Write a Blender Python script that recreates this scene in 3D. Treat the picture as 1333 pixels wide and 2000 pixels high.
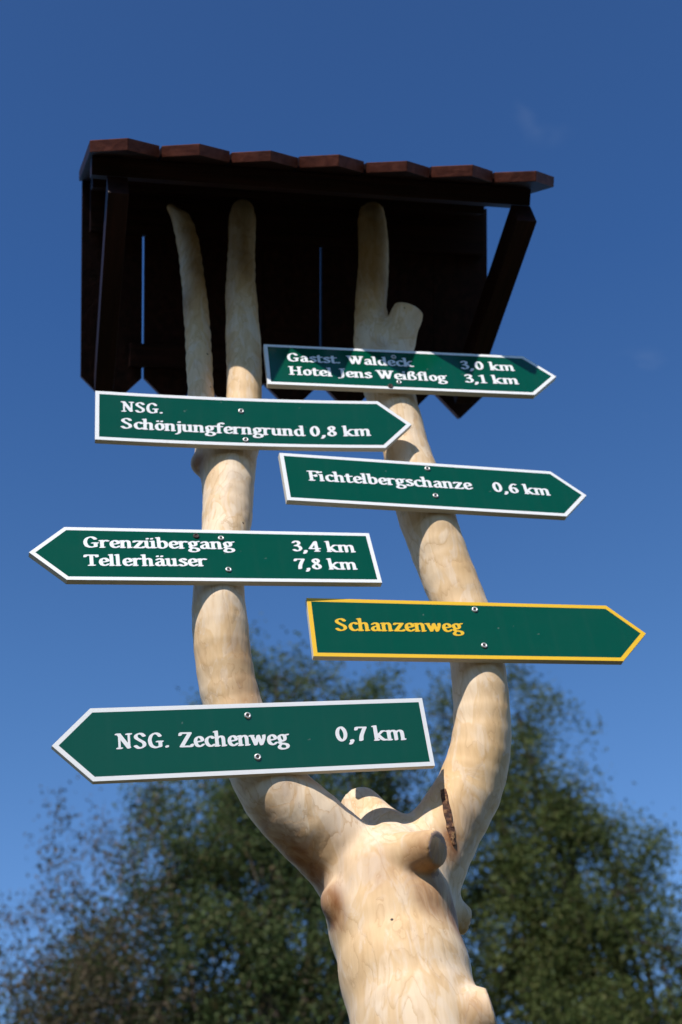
import bpy, bmesh, math, random
import numpy as np
from mathutils import Vector, Matrix, Euler, noise
for o in list(bpy.data.objects): bpy.data.objects.remove(o)
SC = bpy.context.scene
COL = SC.collection
rad = math.radians

# ------------------------------------------------------------------ camera
F_PX, PITCH, ROLL = 2516.1, rad(39.914), rad(5.332)      # focal length in px of the 2000 px tall picture
CAM = np.array([0.0, 0.0, 1.5])
cd = bpy.data.cameras.new('camera'); cam = bpy.data.objects.new('camera', cd); COL.objects.link(cam)
cd.sensor_fit = 'VERTICAL'; cd.sensor_height = 24.0; cd.lens = F_PX / 2000 * 24.0
cd.clip_start = 0.05; cd.clip_end = 6000
cam.matrix_world = Matrix.Translation(CAM) @ Matrix.Rotation(rad(90) + PITCH, 4, 'X') @ Matrix.Rotation(-ROLL, 4, 'Z')
cd.dof.use_dof = True; cd.dof.focus_distance = 2.35; cd.dof.aperture_fstop = 2.5
SC.camera = cam

# ------------------------------------------------------------------ sky, sun, exposure
SUN_EL, SUN_AZ = rad(45.5), rad(-17)      # azimuth measured from -Y towards +X
to_sun = Vector((math.sin(SUN_AZ) * math.cos(SUN_EL), -math.cos(SUN_AZ) * math.cos(SUN_EL), math.sin(SUN_EL)))
W = bpy.data.worlds.new('World'); SC.world = W; W.use_nodes = True
nt = W.node_tree; nt.nodes.clear()
wo = nt.nodes.new('ShaderNodeOutputWorld'); bg = nt.nodes.new('ShaderNodeBackground'); sky = nt.nodes.new('ShaderNodeTexSky')
sky.sky_type = 'NISHITA'; sky.sun_disc = False; sky.sun_elevation = SUN_EL
sky.sun_rotation = math.atan2(to_sun.x, to_sun.y)
sky.altitude = 900; sky.air_density = 1.0; sky.dust_density = 0.3; sky.ozone_density = 3.5
# clean mountain air: the zenith is deeper and the lower sky bluer than the model's default haze
wtc = nt.nodes.new('ShaderNodeTexCoord'); sep = nt.nodes.new('ShaderNodeSeparateXYZ'); rmp = nt.nodes.new('ShaderNodeValToRGB'); mul = nt.nodes.new('ShaderNodeMix')
mul.data_type = 'RGBA'; mul.blend_type = 'MULTIPLY'; mul.inputs[0].default_value = 1.0; mul.clamp_result = False
nt.links.new(wtc.outputs['Generated'], sep.inputs[0]); nt.links.new(sep.outputs['Z'], rmp.inputs[0])
els = rmp.color_ramp.elements
while len(els) < 5: els.new(0.5)
for el, (p_, c_) in zip(els, ((0.0, (1.0, 0.98, 0.95)), (0.28, (0.62, 0.76, 0.84)), (0.53, (0.435, 0.63, 0.775)), (0.755, (0.285, 0.485, 0.695)), (0.90, (0.265, 0.42, 0.595)))):
    el.position = p_; el.color = (*c_, 1)
nt.links.new(sky.outputs[0], mul.inputs[6]); nt.links.new(rmp.outputs[0], mul.inputs[7])
wn = nt.nodes.new('ShaderNodeTexNoise'); wn.inputs['Scale'].default_value = 20.0; wn.inputs['Detail'].default_value = 5.0; wn.inputs['Distortion'].default_value = 0.8
nt.links.new(wtc.outputs['Generated'], wn.inputs['Vector']); last = mul.outputs[2]
for dvec, size, amt in (((0.2335, 0.7023, 0.6725), 0.0008, 0.13), ((0.1757, 0.5435, 0.8208), 0.0005, 0.05)):      # thin wisps of cloud, low right and high right
    dp = nt.nodes.new('ShaderNodeVectorMath'); dp.operation = 'DOT_PRODUCT'; dp.inputs[1].default_value = Vector(dvec).normalized(); nt.links.new(wtc.outputs['Generated'], dp.inputs[0])
    mr = nt.nodes.new('ShaderNodeMapRange'); mr.interpolation_type = 'SMOOTHSTEP'; mr.inputs[1].default_value = 1 - size; mr.inputs[2].default_value = 1.0; mr.inputs[4].default_value = amt
    nt.links.new(dp.outputs['Value'], mr.inputs[0])
    mr2 = nt.nodes.new('ShaderNodeMapRange'); mr2.inputs[1].default_value = 0.5; mr2.inputs[2].default_value = 0.72; nt.links.new(wn.outputs[0], mr2.inputs[0])
    mm = nt.nodes.new('ShaderNodeMath'); mm.operation = 'MULTIPLY'; nt.links.new(mr.outputs[0], mm.inputs[0]); nt.links.new(mr2.outputs[0], mm.inputs[1])
    cm = nt.nodes.new('ShaderNodeMix'); cm.data_type = 'RGBA'; cm.inputs[7].default_value = (2.6, 3.0, 3.4, 1)
    nt.links.new(mm.outputs[0], cm.inputs[0]); nt.links.new(last, cm.inputs[6]); last = cm.outputs[2]
nt.links.new(last, bg.inputs[0]); nt.links.new(bg.outputs[0], wo.inputs[0])
bg.inputs[1].default_value = 0.15
sd = bpy.data.lights.new('sun', 'SUN'); sun = bpy.data.objects.new('sun', sd); COL.objects.link(sun)
sd.energy = 3.6; sd.angle = rad(0.53); sd.color = (1.0, 0.95, 0.88)
sun.rotation_euler = to_sun.to_track_quat('Z', 'Y').to_euler(); sun.location = (-3, -3, 8)
SC.view_settings.view_transform = 'Standard'; SC.view_settings.look = 'None'
SC.view_settings.exposure = 0.6; SC.view_settings.gamma = 1.0
SC.cycles.max_bounces = 8; SC.cycles.transparent_max_bounces = 8

# ------------------------------------------------------------------ helpers
def ray(px, py):
    a, b = px - 666.5, 1000 - py
    c, s = math.cos(ROLL), math.sin(ROLL)
    x, y = (c * a + s * b) / F_PX, (-s * a + c * b) / F_PX
    return np.array([x, math.cos(PITCH) - y * math.sin(PITCH), math.sin(PITCH) + y * math.cos(PITCH)])
def at(px, py, y):
    """the point of the photograph's line of sight at distance y in front of the camera, and the metres per pixel there"""
    r = ray(px, py); t = y / r[1]
    return CAM + r * t, t / F_PX

def tag(o, label=None, cat=None, group=None, kind=None):
    for k, v in (('label', label), ('category', cat), ('group', group), ('kind', kind)):
        if v: o[k] = v
    return o
def empty(name, loc, rot=(0, 0, 0)):
    o = bpy.data.objects.new(name, None); COL.objects.link(o); o.location = loc; o.rotation_euler = rot
    o.empty_display_size = 0.1
    return o
def mesh_obj(name, verts, faces, mat, parent=None, smooth=False):
    me = bpy.data.meshes.new(name)
    me.from_pydata([tuple(map(float, v)) for v in verts], [], [tuple(int(i) for i in f) for f in faces]); me.update()
    if mat: me.materials.append(mat)
    if smooth: me.polygons.foreach_set('use_smooth', [True] * len(me.polygons))
    o = bpy.data.objects.new(name, me); COL.objects.link(o)
    if parent: o.parent = parent
    return o
def bm_obj(name, bm, mat, parent=None, bevel=0.0, smooth=False):
    bmesh.ops.recalc_face_normals(bm, faces=bm.faces)
    if bevel:
        bmesh.ops.bevel(bm, geom=[e for e in bm.edges if e.calc_face_angle(0) > 0.5], offset=bevel, segments=2, affect='EDGES', profile=0.6)
    me = bpy.data.meshes.new(name); bm.to_mesh(me); bm.free()
    me.materials.append(mat)
    if smooth: me.polygons.foreach_set('use_smooth', [True] * len(me.polygons))
    o = bpy.data.objects.new(name, me); COL.objects.link(o)
    if parent: o.parent = parent
    return o
def prism(bm, outline, ax_a, ax_b, ax_n, thick, origin=(0, 0, 0)):
    """extrude a 2-D outline (a,b) by thick along ax_n"""
    A, B, N, O = map(Vector, (ax_a, ax_b, ax_n, origin))
    lo = [bm.verts.new(O + A * a + B * b) for a, b in outline]
    hi = [bm.verts.new(O + A * a + B * b + N * thick) for a, b in outline]
    n = len(outline)
    bm.faces.new(lo); bm.faces.new(hi)
    for i in range(n): bm.faces.new((lo[i], lo[(i + 1) % n], hi[(i + 1) % n], hi[i]))
def box(bm, x0, x1, y0, y1, z0, z1, M=None):
    r = bmesh.ops.create_cube(bm, size=1.0)
    for v in r['verts']:
        v.co = Vector((x0 + (v.co.x + .5) * (x1 - x0), y0 + (v.co.y + .5) * (y1 - y0), z0 + (v.co.z + .5) * (z1 - z0)))
        if M: v.co = M @ v.co

# ------------------------------------------------------------------ materials
class NB:
    def __init__(s, name):
        s.m = bpy.data.materials.new(name); s.m.use_nodes = True; s.t = s.m.node_tree; s.t.nodes.clear()
        s.out = s.t.nodes.new('ShaderNodeOutputMaterial')
    def n(s, typ, ins=None, **kw):
        nd = s.t.nodes.new(typ)
        for k, v in kw.items(): setattr(nd, k, v)
        for k, v in (ins or {}).items():
            if isinstance(v, tuple) and len(v) == 2 and hasattr(v[0], 'outputs'): s.t.links.new(v[0].outputs[v[1]], nd.inputs[k])
            elif hasattr(v, 'outputs'): s.t.links.new(v.outputs[0], nd.inputs[k])
            else: nd.inputs[k].default_value = v
        return nd
    def ramp(s, fac, stops):
        r = s.n('ShaderNodeValToRGB', {'Fac': fac}); e = r.color_ramp.elements
        while len(e) < len(stops): e.new(0.5)
        for el, (p, c) in zip(e, stops):
            el.position = p; el.color = (c, c, c, 1) if not isinstance(c, tuple) else (*c, 1)
        return r
    def math(s, op, a, b=0.0, c=0.0):
        nd = s.n('ShaderNodeMath', operation=op)
        for i, v in enumerate((a, b, c)):
            if hasattr(v, 'outputs'): s.t.links.new(v.outputs[0], nd.inputs[i])
            elif isinstance(v, tuple): s.t.links.new(v[0].outputs[v[1]], nd.inputs[i])
            else: nd.inputs[i].default_value = v
        return nd
    def mix(s, fac, a, b, blend='MIX'):
        nd = s.n('ShaderNodeMix', data_type='RGBA', blend_type=blend)
        for i, v in ((0, fac), (6, a), (7, b)):
            if hasattr(v, 'outputs'): s.t.links.new(v.outputs[2 if v.bl_idname == 'ShaderNodeMix' else 0], nd.inputs[i])
            else: nd.inputs[i].default_value = v if i == 0 else ((*v, 1) if len(v) == 3 else v)
        return nd
    def bsdf(s, color, rough=0.5, bump=None, strength=0.2, dist=0.01, **kw):
        b = s.n('ShaderNodeBsdfPrincipled')
        if hasattr(color, 'outputs'): s.t.links.new(color.outputs[2 if color.bl_idname == 'ShaderNodeMix' else 0], b.inputs['Base Color'])
        else: b.inputs['Base Color'].default_value = (*color, 1)
        if hasattr(rough, 'outputs'): s.t.links.new(rough.outputs[0], b.inputs['Roughness'])
        else: b.inputs['Roughness'].default_value = rough
        for k, v in kw.items(): b.inputs[k.replace('_', ' ')].default_value = v
        if bump is not None:
            bn = s.n('ShaderNodeBump', {'Height': bump, 'Strength': strength, 'Distance': dist}); s.t.links.new(bn.outputs[0], b.inputs['Normal'])
        s.t.links.new(b.outputs[0], s.out.inputs[0])
        return b

def mat_peeled_wood():
    k = NB('peeled_wood'); tc = k.n('ShaderNodeTexCoord')
    mp = k.n('ShaderNodeMapping', {'Vector': (tc, 'Object'), 'Scale': (1.0, 1.0, 0.38)})
    n1 = k.n('ShaderNodeTexNoise', {'Vector': mp, 'Scale': 9.0, 'Detail': 3.0, 'Roughness': 0.55, 'Distortion': 0.6})
    n2 = k.n('ShaderNodeTexNoise', {'Vector': mp, 'Scale': 26.0, 'Detail': 4.0, 'Roughness': 0.6, 'Distortion': 1.2})
    n3 = k.n('ShaderNodeTexNoise', {'Vector': (tc, 'Object'), 'Scale': 3.2, 'Detail': 3.0, 'Roughness': 0.6})
    mp2 = k.n('ShaderNodeMapping', {'Vector': (tc, 'Object'), 'Scale': (150.0, 150.0, 6.0)})
    grain = k.n('ShaderNodeTexNoise', {'Vector': mp2, 'Scale': 1.0, 'Detail': 3.0})
    # year-ring contours left by the drawknife: lines where the warped height field crosses whole numbers
    cont = k.math('FRACT', k.math('MULTIPLY', k.math('ADD', n1, k.math('MULTIPLY', n2, 0.16)), 9.0))
    line = k.ramp(cont, [(0.0, 1.0), (0.10, 0.45), (0.30, 0.0), (1.0, 0.0)])
    patch = k.ramp(n2, [(0.52, 0.0), (0.60, 1.0)])
    big = k.ramp(n3, [(0.42, 0.0), (0.66, 1.0)])
    mid = k.n('ShaderNodeTexNoise', {'Vector': mp, 'Scale': 13.0, 'Detail': 2.5, 'Roughness': 0.5, 'Distortion': 1.3})
    cells = k.ramp(k.math('ADD', mid, k.math('MULTIPLY', k.math('SUBTRACT', n3, 0.5), 0.55)), [(0.475, 0.0), (0.505, 0.95), (0.60, 0.55), (0.75, 0.9)])
    c = k.mix(big, (0.755, 0.59, 0.41), (0.69, 0.475, 0.26))
    c = k.mix(k.math('MULTIPLY', cells, 0.56), c, (0.60, 0.37, 0.155))
    c = k.mix(k.math('MULTIPLY', line, 0.58), c, (0.50, 0.30, 0.14))
    c = k.mix(k.math('MULTIPLY', patch, 0.35), c, (0.74, 0.625, 0.50))
    c = k.mix(k.math('MULTIPLY', k.ramp(grain, [(0.45, 0.0), (0.75, 1.0)]), 0.28), c, (0.50, 0.31, 0.15))
    # knots and brown bruises round the branch stubs
    at_ = k.n('ShaderNodeAttribute', attribute_name='stain')
    st = k.math('MULTIPLY', (at_, 'Fac'), k.ramp(n2, [(0.30, 0.55), (0.6, 1.0)]))
    c = k.mix(st, c, (0.22, 0.082, 0.022))
    # a few insect holes
    vo = k.n('ShaderNodeTexVoronoi', {'Vector': (tc, 'Object'), 'Scale': 17.0})
    hole = k.math('LESS_THAN', (vo, 'Distance'), 0.045)
    pick = k.math('GREATER_THAN', k.n('ShaderNodeSeparateColor', {'Color': (vo, 'Color')}), 0.42)
    c = k.mix(k.math('MULTIPLY', hole, pick), c, (0.05, 0.03, 0.02))
    h = k.math('ADD', k.math('MULTIPLY', n1, 1.0), k.math('ADD', k.math('MULTIPLY', line, -0.10), k.math('MULTIPLY', grain, 0.22)))
    k.bsdf(c, 0.62, bump=h, strength=0.45, dist=0.006, Specular_IOR_Level=0.25)
    return k.m
def mat_cut_end():
    k = NB('cut_branch_end'); tc = k.n('ShaderNodeTexCoord')
    n = k.n('ShaderNodeTexNoise', {'Vector': (tc, 'Object'), 'Scale': 60.0, 'Detail': 4.0})
    k.bsdf(k.mix(n, (0.40, 0.27, 0.19), (0.24, 0.155, 0.115)), 0.8, bump=n, strength=0.4, dist=0.003)
    return k.m
def mat_bark():
    k = NB('bark_strip'); tc = k.n('ShaderNodeTexCoord')
    n = k.n('ShaderNodeTexNoise', {'Vector': (tc, 'Object'), 'Scale': 110.0, 'Detail': 5.0})
    k.bsdf(k.ramp(n, [(0.35, (0.035, 0.014, 0.008)), (0.55, (0.12, 0.048, 0.02)), (0.68, (0.36, 0.2, 0.08))]), 0.9, bump=n, strength=1.0, dist=0.006)
    return k.m
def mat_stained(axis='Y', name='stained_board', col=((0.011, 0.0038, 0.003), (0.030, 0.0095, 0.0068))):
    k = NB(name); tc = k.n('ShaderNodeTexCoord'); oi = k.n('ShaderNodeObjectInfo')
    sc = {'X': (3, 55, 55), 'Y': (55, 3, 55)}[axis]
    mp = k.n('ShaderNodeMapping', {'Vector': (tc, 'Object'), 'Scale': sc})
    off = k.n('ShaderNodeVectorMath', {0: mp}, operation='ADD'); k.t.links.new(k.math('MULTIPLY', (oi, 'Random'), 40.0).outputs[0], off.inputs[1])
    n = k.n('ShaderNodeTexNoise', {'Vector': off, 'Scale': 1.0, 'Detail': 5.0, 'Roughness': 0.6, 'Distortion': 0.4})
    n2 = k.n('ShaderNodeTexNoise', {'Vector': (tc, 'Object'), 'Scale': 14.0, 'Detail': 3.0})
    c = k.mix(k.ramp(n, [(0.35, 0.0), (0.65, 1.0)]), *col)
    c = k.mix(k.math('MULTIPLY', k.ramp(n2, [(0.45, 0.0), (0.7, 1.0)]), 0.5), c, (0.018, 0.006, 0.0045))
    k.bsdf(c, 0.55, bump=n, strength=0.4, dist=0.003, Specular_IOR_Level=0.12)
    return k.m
def mat_paint(name, col, rough=0.25, dirt=0.06):
    k = NB(name); tc = k.n('ShaderNodeTexCoord')
    n = k.n('ShaderNodeTexNoise', {'Vector': (tc, 'Object'), 'Scale': 9.0, 'Detail': 5.0, 'Roughness': 0.65})
    fine = k.n('ShaderNodeTexNoise', {'Vector': (tc, 'Object'), 'Scale': 350.0, 'Detail': 2.0})
    c = k.mix(k.math('MULTIPLY', k.ramp(n, [(0.4, 0.0), (0.75, 1.0)]), dirt * 3), col, tuple(x * 0.8 + 0.012 for x in col))
    mps = k.n('ShaderNodeMapping', {'Vector': (tc, 'Object'), 'Scale': (38.0, 38.0, 2.2)})
    streak = k.n('ShaderNodeTexNoise', {'Vector': mps, 'Scale': 1.0, 'Detail': 4.0})
    c = k.mix(k.math('MULTIPLY', k.ramp(streak, [(0.5, 0.0), (0.8, 1.0)]), dirt * 2.0), c, tuple(x * 0.72 + 0.03 for x in col))
    spots = k.ramp(k.n('ShaderNodeTexNoise', {'Vector': (tc, 'Object'), 'Scale': 48.0, 'Detail': 2.0}), [(0.735, 0.0), (0.76, 1.0)])
    c = k.mix(k.math('MULTIPLY', spots, dirt * 3), c, (0.32, 0.34, 0.30))
    r = k.math('ADD', k.math('MULTIPLY', n, 0.14), rough - 0.06)
    k.bsdf(c, r, Specular_IOR_Level=0.34, bump=k.math('ADD', fine, k.math('MULTIPLY', n, 2.0)), strength=0.06, dist=0.001)
    return k.m
def mat_plain(name, col, rough=0.5, metal=0.0):
    k = NB(name); tc = k.n('ShaderNodeTexCoord')
    n = k.n('ShaderNodeTexNoise', {'Vector': (tc, 'Object'), 'Scale': 160.0, 'Detail': 3.0})
    k.bsdf(k.mix(n, tuple(x * 0.8 for x in col), tuple(min(1, x * 1.15) for x in col)), rough, Metallic=metal)
    return k.m
def mat_leaf(name, cols, trans=0.4):
    k = NB(name); g = k.n('ShaderNodeNewGeometry'); tc = k.n('ShaderNodeTexCoord')
    n = k.n('ShaderNodeTexNoise', {'Vector': (tc, 'Object'), 'Scale': 0.9, 'Detail': 2.0})
    f = k.math('ADD', k.math('MULTIPLY', (g, 'Random Per Island'), 0.75), k.math('MULTIPLY', n, 0.4))
    c = k.ramp(f, [(0.12, cols[0]), (0.5, cols[1]), (0.85, cols[2]), (1.0, cols[3])])
    b = k.n('ShaderNodeBsdfPrincipled', {'Base Color': c, 'Roughness': 0.55, 'Specular IOR Level': 0.12})
    t = k.n('ShaderNodeBsdfTranslucent', {'Color': c})
    mx = k.n('ShaderNodeMixShader', {0: trans, 1: b, 2: t}); k.t.links.new(mx.outputs[0], k.out.inputs[0])
    return k.m
def mat_tree_bark():
    k = NB('tree_bark'); tc = k.n('ShaderNodeTexCoord')
    mp = k.n('ShaderNodeMapping', {'Vector': (tc, 'Object'), 'Scale': (9.0, 9.0, 2.0)})
    n = k.n('ShaderNodeTexNoise', {'Vector': mp, 'Scale': 2.0, 'Detail': 6.0})
    k.bsdf(k.ramp(n, [(0.3, (0.035, 0.025, 0.018)), (0.7, (0.13, 0.10, 0.075))]), 0.9, bump=n, strength=0.8, dist=0.03)
    return k.m
def mat_ground():
    k = NB('grass_ground'); tc = k.n('ShaderNodeTexCoord')
    n = k.n('ShaderNodeTexNoise', {'Vector': (tc, 'Object'), 'Scale': 0.6, 'Detail': 8.0, 'Roughness': 0.7})
    n2 = k.n('ShaderNodeTexNoise', {'Vector': (tc, 'Object'), 'Scale': 40.0, 'Detail': 4.0})
    c = k.mix(k.ramp(n, [(0.35, 0.0), (0.7, 1.0)]), (0.030, 0.030, 0.009), (0.060, 0.045, 0.019))
    c = k.mix(k.math('MULTIPLY', n2, 0.5), c, (0.03, 0.042, 0.012))
    k.bsdf(c, 0.95, bump=n2, strength=0.8, dist=0.04)
    return k.m
M_WOOD, M_CUT, M_BARK = mat_peeled_wood(), mat_cut_end(), mat_bark()
M_END = mat_stained('X', 'sunlit_board_end', ((0.11, 0.030, 0.019), (0.19, 0.056, 0.034)))  # end grain, with sunlight on the eaves put into its lighter, redder colour
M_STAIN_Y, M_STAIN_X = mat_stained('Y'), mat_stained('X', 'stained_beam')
M_GREEN = mat_paint('green_enamel', (0.0002, 0.066, 0.034), 0.13)
M_WHITE = mat_paint('white_enamel', (0.78, 0.78, 0.77), 0.4, 0.04)
M_YELLOW = mat_paint('yellow_enamel', (0.80, 0.47, 0.02), 0.4, 0.04)
M_EDGE = mat_paint('board_edge_paint', (0.62, 0.58, 0.50), 0.55, 0.12)
M_STEEL = mat_plain('screw_washer', (0.62, 0.60, 0.55), 0.4, 0.6)
M_DARKHEAD = mat_plain('screw_socket', (0.035, 0.018, 0.012), 0.7)
M_GROUND = mat_ground(); M_TBARK = mat_tree_bark()

# ------------------------------------------------------------------ ground
def build_ground():
    N = 48; rs = [0.0] + [1.2 * 1.22 ** i for i in range(42)]
    vs, fs = [(0, 0, 0)], []
    for r in rs[1:]:
        for j in range(N):
            a = 2 * math.pi * j / N; x, y = r * math.cos(a), 2 + r * math.sin(a)
            z = 0.0 if r < 3 else 0.12 * min(1, (r - 3) / 6) * noise.noise(Vector((x * .08, y * .08, 0)))
            vs.append((x, y, z))
    vs[0] = (0, 2, 0)
    for j in range(N): fs.append((0, 1 + j, 1 + (j + 1) % N))
    for i in range(len(rs) - 2):
        for j in range(N):
            a, b = 1 + i * N + j, 1 + i * N + (j + 1) % N
            fs.append((a, a + N, b + N, b))
    tag(mesh_obj('ground', vs, fs, M_GROUND, smooth=True), kind='structure')
build_ground()

# ------------------------------------------------------------------ the peeled forked trunk: one smooth skin grown from a field of tapered limbs
def limb_nodes(rows):
    out = []; y = None
    for r in rows:
        y = r[3] if len(r) > 3 else y
        P, mpp = at(r[0], r[1], y); out.append((P, r[2] * mpp))
    return out
def spline_chain(nodes, step=0.035):
    """Catmull-Rom through the nodes -> short round-cone segments"""
    P = np.array([np.append(n[0], n[1]) for n in nodes]); Q = np.vstack([2 * P[0] - P[1], P, 2 * P[-1] - P[-2]])
    pts = []
    for i in range(1, len(Q) - 2):
        n = max(1, int(np.linalg.norm(Q[i + 1][:3] - Q[i][:3]) / step))
        for j in range(n):
            t = j / n
            pts.append(0.5 * (2 * Q[i] + (Q[i + 1] - Q[i - 1]) * t + (2 * Q[i - 1] - 5 * Q[i] + 4 * Q[i + 1] - Q[i + 2]) * t * t + (3 * Q[i] - Q[i - 1] - 3 * Q[i + 1] + Q[i + 2]) * t ** 3))
    pts.append(P[-1])
    return pts
T_ROWS = [(818, 2000, 128, 2.165), (791, 1900, 125, 2.18), (766, 1800, 123, 2.20), (755, 1745, 122, 2.215), (762, 1715, 108, 2.22)]
L_ROWS = [(742, 1745, 92, 2.215), (668, 1672, 76, 2.200), (596, 1606, 72, 2.155), (535, 1542, 65, 2.122), (490, 1465, 57, 2.104), (456, 1380, 54, 2.092),
          (438, 1300, 53, 2.070), (430, 1220, 52, 2.054), (428, 1150, 47, 2.046), (436, 1080, 45, 2.052), (443, 1020, 46, 2.066), (446, 950, 49, 2.082), (443, 895, 55, 2.092), (443, 862, 56, 2.095)]
L1_ROWS = [(412, 870, 30, 2.080), (395, 790, 23, 2.075), (389, 700, 23), (385, 630, 22, 2.085), (378, 550, 20, 2.080), (366, 470, 19, 2.075), (355, 430, 16, 2.065), (334, 406, 8, 2.055)]
L2_ROWS = [(470, 865, 38, 2.090), (478, 770, 31, 2.080), (475, 660, 31, 2.085), (471, 560, 26, 2.085), (472, 480, 24, 2.095), (474, 412, 23, 2.095)]
R_ROWS = [(806, 1728, 88, 2.235), (864, 1630, 69, 2.245), (914, 1545, 63, 2.245), (938, 1465, 57, 2.232), (941, 1390, 53, 2.220), (935, 1310, 51, 2.209), (920, 1240, 50),
          (892, 1165, 51, 2.203), (864, 1095, 51, 2.195), (833, 1010, 52, 2.184), (815, 950, 48, 2.182), (797, 890, 44, 2.180), (780, 830, 45), (765, 780, 46, 2.176), (754, 725, 53, 2.182), (748, 690, 52, 2.185)]
R1_ROWS = [(735, 690, 42, 2.18), (727, 640, 32), (725, 590, 28), (730, 510, 27, 2.17), (727, 418, 25, 2.165)]
R2_ROWS = [(768, 690, 38, 2.175), (784, 645, 31, 2.165), (802, 598, 29, 2.15)]
STUBS = {  # name: rows, cut(px, py, y), cut normal in world
    'front': ([(758, 1700, 56, 2.19), (806, 1670, 33, 2.12), (866, 1652, 25, 2.075)], (848, 1655, 2.085), (0.80, -0.52, -0.30)),
    'back': ([(775, 1662, 60, 2.25), (732, 1618, 43, 2.28), (694, 1562, 31, 2.315)], (703, 1570, 2.30), (-0.35, 0.45, 0.82)),
    'right': ([(858, 1765, 34, 2.24), (884, 1788, 22, 2.275), (918, 1806, 18, 2.30)], (906, 1799, 2.29), (0.9, 0.25, -0.25)),
    'low': ([(880, 1998, 60, 2.15), (925, 1985, 42, 2.12), (975, 1975, 33, 2.10)], (950, 1975, 2.11), (0.97, 0.0, 0.15)),
}
VX = 0.004
def build_trunk():
    t_nodes = limb_nodes(T_ROWS)
    P0, r0 = t_nodes[0]; d = P0 - t_nodes[2][0]; d /= np.linalg.norm(d)
    tilt = np.array([d[0] * .35, d[1] * .15, d[2]]); tilt /= np.linalg.norm(tilt)
    low = [];
    for s in (0.25, 0.7, 1.2, P0[2] / abs(tilt[2]) + 0.25):
        low.append((P0 + tilt * s, r0 * (1 + 0.10 * s)))
    chains = [spline_chain(low[::-1] + t_nodes, .06)] + [spline_chain(limb_nodes(r)) for r in (L_ROWS, L1_ROWS, L2_ROWS, R_ROWS, R1_ROWS, R2_ROWS)]
    segs = []
    for ci, c in enumerate(chains):
        for a, b in zip(c[:-1], c[1:]): segs.append((a[:3], a[3], b[:3], b[3], None, 0.028 if ci in (0, 1, 4) else 0.016))
    cutR2 = (at(802, 606, 2.15)[0], np.array([0.45, -0.45, 0.77]) / np.linalg.norm([0.45, -0.45, 0.77]))
    nR2 = len(spline_chain(limb_nodes(R2_ROWS))) - 1
    segs = [s if i < len(segs) - nR2 else (*s[:4], cutR2, 0.014) for i, s in enumerate(segs)]
    for rows, cp, cn in STUBS.values():
        c = spline_chain(limb_nodes(rows), .02); cn = np.array(cn); cn /= np.linalg.norm(cn); cut = (at(*cp)[0], cn)
        for a, b in zip(c[:-1], c[1:]): segs.append((a[:3], a[3], b[:3], b[3], cut, 0.024))
    for px, py, hw, y in ((656, 1762, 29, 2.15), (390, 908, 17, 2.085), (836, 1748, 40, 2.15)):       # bumps over overgrown knots
        P, m = at(px, py, y); segs.append((P, hw * m, P + np.array([0, 0, .004]), hw * m, None, 0.024))
    lo = np.min([np.minimum(s[0], s[2]) - max(s[1], s[3]) for s in segs], 0) - .03
    hi = np.max([np.maximum(s[0], s[2]) + max(s[1], s[3]) for s in segs], 0) + .03
    lo[2] = -0.12
    dim = np.ceil((hi - lo) / VX).astype(int) + 1
    Fd = np.full(dim, 1.0, np.float32)
    ax = [lo[i] + VX * np.arange(dim[i]) for i in range(3)]
    def local(P, Q, m):
        i0 = np.maximum(0, ((np.minimum(P, Q) - m - lo) / VX).astype(int)); i1 = np.minimum(dim, ((np.maximum(P, Q) + m - lo) / VX).astype(int) + 2)
        sl = tuple(slice(a, b) for a, b in zip(i0, i1))
        return sl, [ax[k][sl[k]].astype(np.float32) for k in range(3)]
    for A, ra, B, rb, cut, k in segs:
        sl, (x, y, z) = local(A, B, max(ra, rb) + 0.05)
        x, y, z = x[:, None, None], y[None, :, None], z[None, None, :]
        D = B - A; L2 = max(1e-9, D @ D)
        t = np.clip(((x - A[0]) * D[0] + (y - A[1]) * D[1] + (z - A[2]) * D[2]) / L2, 0, 1)
        ds = np.sqrt((x - A[0] - t * D[0]) ** 2 + (y - A[1] - t * D[1]) ** 2 + (z - A[2] - t * D[2]) ** 2) - (ra + (rb - ra) * t)
        if cut is not None:
            ds = np.maximum(ds, (x - cut[0][0]) * cut[1][0] + (y - cut[0][1]) * cut[1][1] + (z - cut[0][2]) * cut[1][2])
        old = Fd[sl]; kk = 0.022 if k > 0.025 else k
        h = np.clip(0.5 + 0.5 * (old - ds) / kk, 0, 1)
        Fd[sl] = old + (ds - old) * h - kk * h * (1 - h) * (1.0 if k < 0.026 else 0.6)
    # the long groove where a strip of bark was left
    g0, m = at(867, 1545, 2.10); g1, _ = at(892, 1645, 2.10)
    # surface nets
    neg = Fd < 0
    c = np.zeros(np.array(dim) - 1, np.int8)
    for i in (0, 1):
        for j in (0, 1):
            for l in (0, 1): c += neg[i:dim[0] - 1 + i, j:dim[1] - 1 + j, l:dim[2] - 1 + l]
    ids = np.argwhere((c > 0) & (c < 8)); del c
    acc = np.zeros((len(ids), 3)); cnt = np.zeros(len(ids))
    corners = [(i, j, l) for i in (0, 1) for j in (0, 1) for l in (0, 1)]
    for a in corners:
        for axis in range(3):
            if a[axis]: continue
            b = list(a); b[axis] = 1
            ia, ib = ids + np.array(a), ids + np.array(b)
            fa, fb = Fd[ia[:, 0], ia[:, 1], ia[:, 2]], Fd[ib[:, 0], ib[:, 1], ib[:, 2]]
            m_ = (fa < 0) != (fb < 0)
            t = np.where(m_, fa / np.where(m_, fa - fb, 1), 0)
            p = np.array(a, float) + np.outer(t, np.eye(3)[axis])
            acc[m_] += p[m_]; cnt[m_] += 1
    V = lo + VX * (ids + acc / cnt[:, None])
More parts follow.
